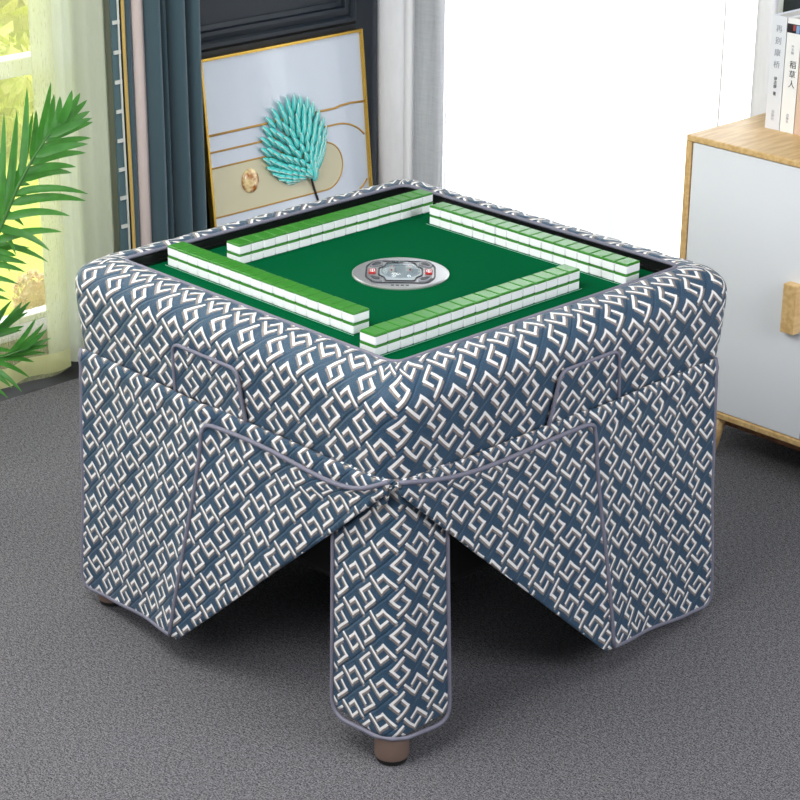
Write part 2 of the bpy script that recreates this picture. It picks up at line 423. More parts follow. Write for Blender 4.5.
# outline of the key field, wide octagon
octo = rounded([(-.072, -.036), (-.056, -.070), (.056, -.070), (.072, -.036), (.072, .036), (.056, .070), (-.056, .070), (-.072, .036)], .012)
bm = bmesh.new(); band_poly(bm, octo, .0035, .004, .0062); link('key_outline', bm, CHAR, cp, False)
cross = rounded([(-.030, -.058), (.030, -.058), (.034, -.036), (.046, -.022), (.046, .022), (.034, .036), (.030, .058), (-.030, .058), (-.034, .036), (-.046, .022), (-.046, -.022), (-.034, -.036)], .006)
bm = bmesh.new(); band_poly(bm, cross, .003, .004, .0065); link('window_outline', bm, CHAR, cp, False)
bm = bmesh.new(); prism(bm, [(x*.92, y*.92) for x, y in cross], .004, .0052); link('dice_tray', bm, plain('pale_grey_tray', (176, 186, 192), .3), cp, False)
bm = bmesh.new(); lathe(bm, [(.040*math.cos(a), .0052+.020*math.sin(a)) for a in [k*math.pi/16 for k in range(9)]], 40)
link('dice_dome', bm, glass_material('clear_dome', .08, (.72, .76, .78, 1)), cp)
for sx in (-1, 1):
    for sy in (-1, 1):
        bm = bmesh.new(); prism(bm, rounded([(sx*.037, sy*.040), (sx*.060, sy*.026), (sx*.066, sy*.036), (sx*.054, sy*.062), (sx*.037, sy*.062)][::sx*sy], .006), .0045, .0075)
        link('grey_button', bm, GREYB, cp, False)
        bm = bmesh.new(); prism(bm, rounded([(sx*.041, sy*.043), (sx*.058, sy*.033), (sx*.061, sy*.038), (sx*.052, sy*.056), (sx*.042, sy*.056)][::sx*sy], .005), .0075, .0082)
        link('button_face', bm, CHAR, cp, False)
    bm = bmesh.new(); box(bm, sx*.058-.0075, sx*.058+.0075, -.015, .015, .0045, .0078, .002); b_ = link('red_button', bm, REDB, cp, False)
    b_['label'] = 'red button'
    bm = bmesh.new(); band_poly(bm, [(sx*.058-.005, -.006), (sx*.058+.005, -.006), (sx*.058+.005, .008), (sx*.058-.005, .008)], .0018, .0078, .0083); box(bm, sx*.058-.001, sx*.058+.001, -.010, .010, .0078, .0083)
    link('button_symbol', bm, WHITE_T, cp, False)
bm = bmesh.new()
for k in range(4): box(bm, -.018+k*.010, -.012+k*.010, -.0855, -.0795, .0045, .0049)
link('panel_lettering', bm, CHAR, cp, False)

# ------------------------------------------------------------------ dice under the dome
def die(loc, rz, label):
    t = thing('die', label, 'die', loc, rz, 'dice under the clear dome')
    link('die_body', bx(-.006, .006, -.006, .006, 0, .012, bev=.0015), plain('dice_resin', (206, 204, 202), .4), t)
    bm = bmesh.new()
    for (x, y) in ((-.003, -.003), (.003, .003), (-.003, .003), (.003, -.003)): lathe(bm, [(.0013, .01195), (.0013, .01215), (0, .01215)], 10, (x, y))
    for (y, z) in ((0, .006),): box(bm, -.00615, -.0059, y-.0018, y+.0018, z-.0018, z+.0018)
    link('pips', bm, REDB, t, False)
die((-.012, .012, ZF+.0052), .5, 'white die with red pips, left of the two under the clear dome')
die((.014, -.010, ZF+.0052), 1.2, 'white die with red pips, right of the two under the clear dome')

# ------------------------------------------------------------------ mahjong tiles: four walls of seventeen stacks, two high
bm = bmesh.new(); box(bm, -TW/2+.0005, TW/2-.0005, -TL/2, TL/2, 0, TH-GT, .0022, seg=2); body_me = bm
bmb = bmesh.new(); box(bmb, -TW/2+.0005, TW/2-.0005, -TL/2, TL/2, 0, TH-.0002, .0026, seg=2)
bmesh.ops.bisect_plane(bmb, geom=bmb.verts[:]+bmb.edges[:]+bmb.faces[:], plane_co=(0, 0, TH-GT), plane_no=(0, 0, -1), clear_outer=True)
bmw = bmesh.new(); box(bmw, -TW/2+.0005, TW/2-.0005, -TL/2, TL/2, 0, TH-.0002, .0026, seg=2)
bmesh.ops.bisect_plane(bmw, geom=bmw.verts[:]+bmw.edges[:]+bmw.faces[:], plane_co=(0, 0, TH-GT), plane_no=(0, 0, 1), clear_outer=True)
body_me.free()
t0 = thing('mahjong_tile', 'x', 'mahjong tile')
link('tile_body', bmw, WHITE_T, t0, False); link('tile_back', bmb, GREEN_T, t0, False)
ORD = 'first second third fourth fifth sixth seventh eighth ninth tenth eleventh twelfth thirteenth fourteenth fifteenth sixteenth last'.split()
first = True
for nm, (ax, c, s, d) in WALLS.items():
    for k in range(17):
        for lay in range(2):
            if first: t = t0; first = False
            else:
                t = t0.copy(); C.objects.link(t)
                for ch in t0.children:
                    q = ch.copy(); C.objects.link(q); q.parent = t
            p = s + d*(k+.5)*TW; j = random.uniform(-.0007, .0007)
            t.location = (p, c+j, ZF+.0006+lay*TH) if ax == 'x' else (c+j, p, ZF+.0006+lay*TH)
            t.rotation_euler = (0, 0, (0 if ax == 'x' else math.pi/2) + random.uniform(-.008, .008))
            tag(t, '%s layer green-backed white tile, %s from left end of %s tile wall' % (('lower', 'upper')[lay], ORD[k], nm), 'mahjong tile', 'mahjong tiles in the %s wall' % nm)

# ------------------------------------------------------------------ quilted table cover
cov = thing('table_cover', 'quilted navy table cover with white interlocking fret pattern, draped over the mahjong table', 'table cover')
H = .480; RC = .050; ZB = .592
def ring_points(h, r, n_side=40, n_arc=10):
    """rounded square, half size h; counter-clockwise; returns (x, y) and nominal arc position"""
    out = []
    L = 2*(H-RC); AL = (RC+.011)*math.pi/2
    pos = 0
    for q in range(4):
        ca, sa = math.cos(q*math.pi/2), math.sin(q*math.pi/2)
        for k in range(n_side):
            x = h; y = -(h-r) + 2*(h-r)*k/n_side
            out.append((x*ca-y*sa, x*sa+y*ca, pos+L*k/n_side))
        for k in range(n_arc):
            a = math.pi/2*k/n_arc; x = h-r+r*math.cos(a); y = h-r+r*math.sin(a)
            out.append((x*ca-y*sa, x*sa+y*ca, pos+L+AL*k/n_arc))
        pos += L+AL
    return out, pos
prof = [(A-H+.0, .7865), (A-H+.002, .789)]
ea, eb = .060, .052
for k in range(0, 5): prof.append((-(H-A)+.006+(H-A-.006-ea)*k/5*1.0, ZT+.0025*math.sin(k/5*math.pi*.6)))
for k in range(13):
    a = math.pi/2*k/12; prof.append((-ea+(ea+.011)*math.sin(a), ZT-eb+eb*math.cos(a)+.002*(1-k/12)))
for k in range(1, 12): prof.append((.011-.013*(k/11)**1.5, ZT-eb-(ZT-eb-ZB)*k/11))
prof.append((-.014, ZB-.004))
bm = bmesh.new(); uvl = bm.loops.layers.uv.new('UVMap'); rows = []; vv = 0; pv = None
for (o, z) in prof:
    if pv: vv -= math.hypot(o-pv[0], z-pv[1])
    pv = (o, z)
    r = max(.022, RC + (o*.55 if o < 0 else o)); pts, TOT = ring_points(H+o, r)
    rows.append(([bm.verts.new((x, y, z + .0012*math.sin(u*61)*(1 if o > -.06 else 0))) for x, y, u in pts], [u for _, _, u in pts], vv))
for (Ar, U, va), (Br, _, vb) in zip(rows, rows[1:]):
    n = len(Ar)
    for k in range(n):
        j = (k+1) % n; u0 = U[k]; u1 = U[j] if j else TOT
        f = bm.faces.new((Ar[k], Br[k], Br[j], Ar[j]))
        for l, uvv in zip(f.loops, ((u0, va), (u0, vb), (u1, vb), (u1, va))): l[uvl].uv = (uvv[0]*.88+.02, uvv[1]*.92)
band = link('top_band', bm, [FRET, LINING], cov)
md = band.modifiers.new('thickness', 'SOLIDIFY'); md.thickness = .004; md.offset = -1; md.material_offset = 1
bm = bmesh.new(); tube(bm, [(x, y, ZT-.0015) for x, y, _ in ring_points(A, .024)[0]], .0042, 8, True); link('opening_piping', bm, PIPING, cov)

def sagged(fn, F0, corner, sag, sp):
    """let the top edge of a flap hang in a curve that fades out below it"""
    def g_(a, b):
        t = max(0, min(1, (F0[0]-a)/(F0[0]-corner[0]))); top = F0[1]+(corner[1]-F0[1])*t
        w = max(0, 1-max(0, top-b)/(.13*(1-t)+.028))
        return fn(a, b - sag*math.sin(math.pi*t**sp)*w)
    return g_
def mapFL(off):   # a = y, b = z on the front left side (x = -H)
    return lambda a, b: Vector((-H-off(a, b), a, b))
def mapFR(off):   # a = x
    return lambda a, b: Vector((a, -H-off(a, b), b))
def fold_off(F0, F1, aL, amax):
    """outward offset of a skirt whose fold runs from F0 (top) to F1 (bottom); aL the outer edge"""
    def off(a, b):
        t = max(0, min(1, (F0[1]-b)/(F0[1]-F1[1]))); fa = F0[0]+(F1[0]-F0[0])*t
        fo = .012 + (amax-.012)*t
        s = max(0, min(1, (aL-a)/(aL-fa))) if a > fa else max(0, 1-(fa-a)/(fa+.47))
        puff = .006*math.exp(-((b-.578)/.018)**2) if b > .55 else .006*math.exp(-((b-.578)/.05)**2)
        if a > fa: o = fo*s**1.5 - .004*math.sin(math.pi*min(1, s))*t
        else: o = .007+(fo-.007)*s
        return .004 + o + puff*(1 if a > fa-.02 else .5) + .0018*math.sin(a*38+b*21)*(b < .56)
    return off
def build_side(mp, F0, F1, corner, edge_top, edge_bot, bot2, outward, uo, sag, sp, fl_):
    off = fold_off(F0, F1, edge_top[0], .036)
    main = [edge_top, edge_bot, bot2, (F1[0], F1[1]), (F0[0], F0[1]+.002), (F0[0]-.002, .602)]
    mainr = rounded(main, [0, .035, .02, 0, 0, 0])
    strip = [(F0[0]+.02, .602), (F0[0]+.02, F0[1]-.04), (-.20, .515), (-.38, .515), (corner[0]+.012, .558), (corner[0], .597)]
    foff = lambda a, b: off(a, b) if a > F0[0] else max(.0, off(a, b)-.007)
    sk = cloth('skirt_panel', patch([mainr, strip], mp(foff), .012, uo, fl_), cov, outward)
    edge = rounded([edge_top, edge_bot, bot2, (F1[0], F1[1])], [0, .035, .02, 0])
    dense = []
    for p, q in zip(edge, edge[1:]):
        n = max(1, int(math.dist(p, q)/.02))
        dense += [(p[0]+(q[0]-p[0])*i/n, p[1]+(q[1]-p[1])*i/n) for i in range(n)]
    dense.append(edge[-1])
    bm = bmesh.new(); tube(bm, [mp(lambda a, b: off(a, b)-.002)(*p) for p in dense], .0050, 8); link('skirt_piping', bm, PIPING, sk)
    # triangular flap drawn up to the corner
    c2 = (corner[0]+.004, corner[1]-.026)
    flap = rounded([(F0[0], F0[1]), (F1[0], F1[1]), (F1[0]-.02, F1[1]-.002), c2, corner], [.02, 0, 0, 0, 0])
    f2 = lambda a, b: off(a, b)+.001
    fl = cloth('corner_flap', patch([flap], sagged(mp(f2), F0, corner, sag, sp), .010, (uo[0]+.013, uo[1]+.02), fl_), cov, outward)
    path = rounded([corner, ((corner[0]+F0[0])/2, (corner[1]+F0[1])/2), F0, F1], [0, 0, .022, 0], 8)
    dense = []
    for p, q in zip(path, path[1:]):
        n = max(1, int(math.dist(p, q)/.02))
        dense += [(p[0]+(q[0]-p[0])*i/n, p[1]+(q[1]-p[1])*i/n) for i in range(n)]
    dense.append(path[-1])
    bm = bmesh.new(); tube(bm, [sagged(mp(lambda a, b: off(a, b)+.0015), F0, corner, sag, sp)(*p) for p in dense], .0046, 8); link('flap_piping', bm, PIPING, fl)
build_side(mapFL, (.030, .566), (.136, .066), (-.478, .608), (.449, .602), (.492, .034), (.40, .040), (-1, 0, 0), (0, 0), .036, 2.4, -1)
build_side(mapFR, (.040, .577), (.112, .062), (-.476, .606), (.436, .602), (.482, .014), (.38, .022), (0, -1, 0), (.3, .1), .022, 1.5, 1)
# the two far sides hang straight down
for k, (fn, outw) in enumerate(((lambda a, b: Vector((H-.014+.006*math.exp(-((b-.578)/.03)**2), a, b)), (1, 0, 0)), (lambda a, b: Vector((a, H-.014+.006*math.exp(-((b-.578)/.03)**2), b)), (0, 1, 0)))):
    pl = rounded([(-.452, .596), (-.452, .05), (.455, .05), (.455, .596)], [0, .035, .035, 0])
    sk = cloth('skirt_panel', patch([pl], fn, .03, (.1*k, .2)), cov, outw)
    bm = bmesh.new(); tube(bm, [fn(*p) for p in pl], .0042, 8); link('skirt_piping', bm, PIPING, sk)
# pockets with piped edge, bottom tucked behind the skirt
def pocket(mp, a0, a1, zt, sl, outward, uo):
    p = [(a0-sl, .594), (a0, zt), (a1, zt), (a1+sl, .594)]
    pr = rounded(p, [0, .022, .022, 0])
    o_ = lambda a, b: .011-.013*max(0, min(1, (ZT-eb-b)/(ZT-eb-ZB)))**1.5+.0062
    pk = cloth('pocket', patch([pr], mp(o_), .012, uo, -1 if outward[0] else 1), cov, outward, .004)
    bm = bmesh.new(); dn = [(p_[0]+(q_[0]-p_[0])*i/8, p_[1]+(q_[1]-p_[1])*i/8) for p_, q_ in zip(pr, pr[1:]) for i in range(8)]+[pr[-1]]
    tube(bm, [mp(lambda a, b: o_(a, b)+.001)(*q) for q in dn], .0038, 8); link('pocket_piping', bm, PIPING, pk)
pocket(mapFL, -.072, .124, .706, .010, (-1, 0, 0), (.04, .02))
pocket(mapFR, -.058, .108, .708, .020, (0, -1, 0), (.02, .055))
# leg sleeve around the near corner
RS = .045
def sleeve(a, b):   # a: distance along the bend, 0 at the corner, negative on the front left side
    h = .480; L = RS*math.pi/4; w = 1 + .03*max(0, (.4-b)/.4)
    a = a*w
    if abs(a) <= L:
        t = a/RS; cx = -h+RS; ang = math.pi*1.25 + t
        return Vector((cx+RS*math.cos(ang), cx+RS*math.sin(ang), b))
    e = abs(a)-L
    if a < 0: return Vector((-h, -h+RS+e, b))
    return Vector((-h+RS+e, -h, b))
sp = rounded([(-.150, .60), (-.152, .058), (-.06, .064), (0, .066), (.06, .060), (.142, .054), (.126, .60)], [0, .05, .03, 0, .03, .05, 0])
sl = cloth('leg_sleeve', patch([sp], sleeve, .010, (.02, .01)), cov, (-1, -1, 0))
bm = bmesh.new(); e = [(a*1.0, b) for a, b in sp]; dense = []
for p, q in zip(e, e[1:]):
    n = max(1, int(math.dist(p, q)/.02)); dense += [(p[0]+(q[0]-p[0])*i/n, p[1]+(q[1]-p[1])*i/n) for i in range(n)]
dense.append(e[-1]); tube(bm, [sleeve(*p) + Vector((-.0005, -.0005, 0)) for p in dense], .0045, 8); link('sleeve_piping', bm, PIPING, sl)

# ------------------------------------------------------------------ sideboard with white doors
sb = thing('sideboard', 'oak framed sideboard with white doors, standing by the bright window at right', 'sideboard', (1.15, 0, 0))
X1 = .38; Y0, Y1 = -.97, .180; Z0, Z1 = .108, .818; T = .016
bm = bmesh.new()
box(bm, 0, X1, Y0, Y1, Z1-T, Z1, .003); box(bm, 0, X1, Y0, Y1, Z0, Z0+T, .003)
box(bm, 0, X1, Y1-T, Y1, Z0+T, Z1-T, .001); box(bm, 0, X1, Y0, Y0+T, Z0+T, Z1-T, .001); box(bm, X1-.01, X1, Y0+T, Y1-T, Z0+T, Z1-T)
link('carcass', bm, OAK, sb, False)
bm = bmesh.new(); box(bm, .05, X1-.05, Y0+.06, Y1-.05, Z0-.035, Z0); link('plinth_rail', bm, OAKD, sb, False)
for (lx, ly, dx, dy) in ((.02, .03, -.0, .020), (X1-.07, Y1-.08, .03, .03), (.07, Y0+.08, -.03, -.03), (X1-.07, Y0+.08, .03, -.03)):
    bm = bmesh.new(); tube(bm, [(lx, ly, Z0-.002), (lx+dx, ly+dy, 0)], .018, 16, radii=[.014, .0085]); link('leg', bm, OAK, sb)
ys = [Y1-T-.0015, -.221, -.592, Y0+T+.0015]
for k in range(3):
    bm = bmesh.new(); box(bm, .004, .020, ys[k+1]+.0015, ys[k]-.0015, Z0+T+.002, Z1-T-.002, .0015)
    dr = link('door', bm, CABW, sb, False)
    if k < 2 or True:
        hy = ys[k+1]+.045 if k != 2 else ys[k]-.045
        bm = bmesh.new(); box(bm, -.024, .0045, hy-.020, hy+.020, .398, .522, .003); link('handle', bm, OAK, dr, False)
# ------------------------------------------------------------------ books on the sideboard
def text_mesh(body, size, space, extr=.0004):
    cu = bpy.data.curves.new('lettering', 'FONT'); cu.body = body; cu.size = size; cu.align_x = 'CENTER'; cu.align_y = 'CENTER'; cu.extrude = extr; cu.space_line = space
    o = bpy.data.objects.new('lettering', cu); C.objects.link(o)
    dg = bpy.context.evaluated_depsgraph_get(); me = bpy.data.meshes.new_from_object(o.evaluated_get(dg))
    bpy.data.objects.remove(o); bpy.data.curves.remove(cu); return me
PAGES = plain('page_edges', (226, 224, 220), .8, noise=.06, nscale=400)
def book(y0, y1, h, col, label, dep=.165):
    t = thing('book', label, 'book', (1.345, (y0+y1)/2, Z1), 0, 'books standing on the sideboard')
    w = (y1-y0)/2 - .0008; cm = plain('book_cover', col, .35)
    bm = bmesh.new()
    box(bm, 0, dep, -w, -w+.002, 0, h); box(bm, 0, dep, w-.002, w, 0, h); box(bm, 0, .003, -w+.002, w-.002, 0, h, 0)
    cv = link('cover', bm, cm, t, False)
    link('pages', bx(.003, dep-.005, -w+.002, w-.002, .003, h-.004), PAGES, t, False)
    return t, cv, w
def spine_text(cv, body, size, ink, z, dy=0, space=1.0):
    me = text_mesh(body, size, space); me.materials.append(ink)
    o = bpy.data.objects.new('spine_lettering', me); C.objects.link(o); o.parent = cv
    o.location = (-.0003, dy, z)
    o.rotation_euler = (math.pi/2, 0, -math.pi/2)
INKG = plain('grey_ink', (150, 154, 166), .6); INKB = plain('black_ink', (40, 42, 48), .6); INKL = plain('pale_ink', (176, 178, 186), .6)
b1, c1, w = book(.046, .090, .282, (234, 237, 247), 'pale blue-white book with grey spine lettering, leftmost on the sideboard')
spine_text(c1, '再\n别\n康\n桥', .019, INKG, .205, 0, 1.55); spine_text(c1, '徐\n志\n摩', .010, INKB, .117); spine_text(c1, '著', .010, INKB, .089); spine_text(c1, '出\n版\n社', .009, INKL, .035)
b2, c2, w = book(.003, .045, .282, (250, 250, 253), 'white book with black spine lettering and tiny picture, between the other two')
spine_text(c2, '稻\n草\n人', .020, INKB, .144, -.004, 1.2); spine_text(c2, '叶\n圣\n陶', .008, INKL, .205); spine_text(c2, '出\n版\n社', .008, INKL, .035)
bm = bmesh.new(); box(bm, -.0006, .0005, -w, w, .246, .268); link('cover_picture', bm, plain('dark_print', (38, 32, 42), .5), c2, False)
bm = bmesh.new(); box(bm, -.0008, .0005, -.016, -.006, .247, .266); link('picture_figure', bm, plain('pale_blue_print', (140, 176, 220), .5), c2, False)
bm = bmesh.new(); box(bm, -.0008, .0005, -.004, .003, .252, .266); link('picture_figure', bm, plain('brick_red_print', (170, 70, 66), .5), c2, False)
b3, c3, w = book(-.036, .002, .262, (226, 196, 178), 'peach-coloured book partly out of frame, right of the white book')

# ------------------------------------------------------------------ curtains
def hang(name, path, z0, z1, mat, parent=None, thick=.002, hem=0, sway=0.0, nz=14):
    bm = bmesh.new(); rows = []
    for k in range(nz+1):
        z = z0+(z1-z0)*k/nz
        rows.append([bm.verts.new((x + sway*math.sin(z*2.3+i*.05), y, z + (hem*math.sin(i*.31) if k == 0 else 0))) for i, (x, y) in enumerate(path)])
    for a_, b_ in zip(rows, rows[1:]):
        for i in range(len(path)-1): bm.faces.new((a_[i], a_[i+1], b_[i+1], b_[i]))
    o = link(name, bm, mat, parent)
    if thick:
        md = o.modifiers.new('thickness', 'SOLIDIFY'); md.thickness = thick; md.offset = 0
    return o
def wavy(x0, x1, y, amp, n, ph=0, steps=None):
    steps = steps or int(n*14)
    return [(x0+(x1-x0)*i/steps, y + amp*math.sin(ph+2*math.pi*n*i/steps) + amp*.4*math.sin(1.7*ph+2*math.pi*n*.37*i/steps)) for i in range(steps+1)]
SH1 = sheer_material('sheer_voile', (222, 224, 164), .66, .5)  # pale yellowish voile; yellow-green garden light is tinted into its colour
SH2 = sheer_material('dense_voile', (214, 219, 200), .06, .35)
SH3 = sheer_material('white_voile', (250, 250, 252), .5, .6)
s1 = hang('sheer_curtain', wavy(-1.2, .285, 1.605, .010, 9, .4), .022, 2.65, SH1, None, 0, .006)
tag(s1, 'see-through voile curtain over the garden window, behind the palm', 'curtain', 'voile curtains')
bm = bmesh.new()
s1h = hang('hem', [(x, y-.0012) for x, y in wavy(-1.2, .285, 1.605, .010, 9, .4)], .03, .085, sheer_material('hem_voile', (222, 222, 168), .35, .5), s1, 0)
s2 = hang('sheer_curtain', [(.262+.270*i/60, 1.668 + .016*math.sin(i*.23+.6) + .006*math.sin(i*.61+1)) for i in range(61)], .022, 2.65, SH2, None, 0, .004)
tag(s2, 'gathered grey-white voile curtain between the window and the teal drapes', 'curtain', 'voile curtains')
# teal drape: columns of folds, lace edge, gold cord and beige lining along its left edge
path = []
EDG = [.590, .648, .680, .736, .787]
for a_, b_ in zip(EDG, EDG[1:]):
    for i in range(12):
        t = i/12; path.append((a_+(b_-a_)*(t if t < .8 else .8+(t-.8)*.9), 1.668 - (.085 if b_-a_ > .05 else .055)*math.sin(math.pi*min(1, t*1.02))**.7 + .014*t))
path.append((EDG[-1], 1.67))
dr = tag(hang('blue_drape', path, .02, 2.65, TEAL, None, .004, 0, .003), 'heavy teal-blue velvet drape hanging in folds left of the leaning picture', 'curtain')
hang('beige_lining', [(.556, 1.638), (.563, 1.622), (.576, 1.616), (.592, 1.628), (.598, 1.65)], .02, 2.65, BEIGE, dr, .003, 0, .003)
hang('blue_edge', [(.530, 1.640), (.538, 1.628), (.552, 1.630), (.560, 1.642)], .02, 2.65, TEAL, dr, .003, 0, .003)
hang('edge_band', [(.496, 1.646), (.510, 1.640), (.530, 1.638)], .02, 2.65, plain('dark_teal_band', (74, 98, 106), .8), dr, .003, 0, .003)
bm = bmesh.new(); zz = [.02+.05*i for i in range(53)]
tube(bm, [(.531+.0025*math.sin(z*5), 1.629, z) for z in zz], .0052, 8); link('gold_cord', bm, GOLDC, dr)
bm = bmesh.new()
tube(bm, [(.519+.0025*math.sin(z*5), 1.634, z) for z in zz], .0045, 6, flat=.5)
for i in range(32): box(bm, .498, .520, 1.632, 1.637, .05+i*.082, .060+i*.082)
link('lace_trim', bm, LACE, dr, False)
# right-hand window: pale linen drapes at the corner, white voile over the glass, narrow drape at its right edge
g = G('pale_linen'); sl_ = g.noise(60, 4, g.mapped((1, 1, .25), (.5, 0, 0)), .65)
g.bsdf(g.mix(sl_, lin((232, 233, 238)), lin((252, 252, 254))), .85, 0, g.bump(sl_, .2, .002)); PALE = g.m
g = G('grey_linen'); a_ = g.noise(120, 3, g.mapped((1, 1, .1))); b_ = g.noise(120, 3, g.mapped((.2, .2, 2)))
g.bsdf(g.mix(g.m_('MULTIPLY', g.m_('ADD', a_, b_), .5), lin((176, 178, 184)), lin((224, 226, 230))), .85); GREYL = g.m
p = hang('linen_drape', [(1.578, 1.738), (1.574, 1.72), (1.578, 1.70), (1.590, 1.675), (1.602, 1.652), (1.616, 1.645)], .02, 2.65, PALE, None, .004, 0, .002)
tag(p, 'pale linen drape with slanting grain hanging in the corner beside the blue wall', 'curtain', 'linen drapes')
hang('white_border', [(1.612, 1.652), (1.600, 1.640), (1.602, 1.622), (1.614, 1.612)], .02, 2.65, plain('white_linen', (250, 250, 252), .8), p, .004, 0, .002)
p = hang('linen_drape', [(1.628, 1.614), (1.608, 1.602), (1.600, 1.58), (1.604, 1.55), (1.610, 1.52), (1.604, 1.498), (1.622, 1.490)], .02, 2.65, GREYL, None, .004, 0, .002)
tag(p, 'grey linen drape hanging right of the pale one in front of the bright window', 'curtain', 'linen drapes')
p = hang('sheer_curtain', [(x, y) for y, x in wavy(.44, 1.70, 1.672, .010, 9, 1.0)], .03, 2.65, SH3, None, 0)
tag(p, 'bright white voile curtain across the right-hand window behind the table', 'curtain', 'voile curtains')
bm = bmesh.new()
for y_ in (.462, 1.505): box(bm, 1.650, 1.652, y_, y_+.005, .03, 2.65)
link('hem_line', bm, plain('hem_grey', (250, 250, 250), .8), p, False)
p = hang('linen_drape', [(1.668, .372), (1.654, .362), (1.652, .348), (1.660, .336), (1.656, .322), (1.672, .312)], .02, 2.65, PALE, None, .004, 0, .002)
tag(p, 'narrow pale drape at the right edge of the bright window, behind the books', 'curtain', 'linen drapes')

# ------------------------------------------------------------------ leaning picture with the feather
PW, PH = .640, .785
pic = thing('framed_picture', 'gold framed picture of a turquoise feather, leaning against the blue wall', 'picture', (.866, 1.655, .002))
lean = math.atan2(.075, .785)
pic.rotation_euler = (-lean, 0, 0)
# local: x right, z up along the canvas, -y towards the viewer
FW = .0085
bm = bmesh.new()
box(bm, 0, FW, -.004, .018, 0, PH, .0015); box(bm, PW-FW, PW, -.004, .018, 0, PH, .0015)
box(bm, FW, PW-FW, -.004, .018, PH-FW, PH, .0015); box(bm, FW, PW-FW, -.004, .018, 0, FW, .0015)
link('gold_frame', bm, GOLD, pic, False)
CAN = plain('glossy_canvas', (204, 213, 226), .12, noise=.02, nscale=3, Coat_Weight=1.0, Coat_Roughness=.05, Coat_IOR=1.75)
link('canvas', bx(FW, PW-FW, .006, .014, FW, PH-FW), CAN, pic, False)
def on_pic(px, py):      # photo pixel -> picture coordinates (x, z)
    d = _f + _r*((px-400)/FPX) - _u*((py-400)/FPX)
    o = Vector((.866, 1.655, .002)); n = Vector((0, math.cos(lean), -math.sin(lean)))
    q = CAM_P + d*((o-CAM_P).dot(n)/d.dot(n)) - o
    return q.x, q.y*math.sin(lean)+q.z*math.cos(lean)
def inlay(name, pts, r, mat=GOLDL, parent=pic):
    bm = bmesh.new(); tube(bm, [(x, .005, z) for x, z in pts], r, 6); return link(name, bm, mat, parent)
def zof(px, py): return on_pic(px, py)[1]
z1 = (zof(209, 137)+zof(321, 111.5))/2; z2 = (zof(210, 154.5)+zof(328, 126))/2; z3 = (zof(211, 170)+zof(262, 157.5))/2
zb = zof(252, 209.5)
XR = PW-FW
inlay('gold_line', [(FW, z1), (XR-.12, z1), (XR-.10, z1+.004), (XR-.06, z1+.006), (XR, z1+.002)], .0036)
r3 = (z3-zb)/2; x3 = on_pic(343.5, 163)[0]-r3
arc = [(x3+r3*math.sin(math.pi*i/24), (z3+zb)/2+r3*math.cos(math.pi*i/24)) for i in range(25)]
kh = [(FW, z3)] + arc + [(FW, zb)]
bm = bmesh.new(); lo = [bm.verts.new((x, .0058, z)) for x, z in kh]; hi = [bm.verts.new((x, .0045, z)) for x, z in kh]
bm.faces.new(hi); n = len(kh)
for k in range(n): bm.faces.new((lo[k], lo[(k+1) % n], hi[(k+1) % n], hi[k]))
bm.normal_update()
link('khaki_panel', bm, plain('khaki_gloss', (206, 199, 166), .16, Coat_Weight=.5, Coat_Roughness=.08), pic, False)
inlay('gold_line', kh, .0026)
r2 = r3+(z2-z3)*1.0; x2 = x3+.06
arc2 = [(min(XR, x2+r2*1.15*math.sin(math.pi*i/30)), (z2+(zb-(z2-z3)))/2+r2*math.cos(math.pi*i/30)) for i in range(31)]
zc = (z2+(zb-(z2-z3)))/2
arc2 = [p for p in arc2 if p[0] < XR-.0005]
up_ = [p for p in arc2 if p[1] > zc]; dn_ = [p for p in arc2 if p[1] < zc]
inlay('gold_line', [(FW, z2)] + up_, .0030); inlay('gold_line', dn_ + [(FW, zc-r2)], .0030)
# amber disc
g = G('amber_marble'); n1 = g.noise(40, 4)
g.bsdf(g.mix(g.smooth(n1, .35, .65), lin((170, 96, 24)), lin((248, 226, 170))), .15, 0, None, Coat_Weight=.6)
dx, dz = on_pic(251, 181); bm = bmesh.new()
bmesh.ops.create_uvsphere(bm, u_segments=28, v_segments=14, radius=1)
for v in bm.verts: v.co = Vector((dx+v.co.x*.033, .004+v.co.y*.012, dz+v.co.z*.037))
link('amber_disc', bm, g.m, pic)
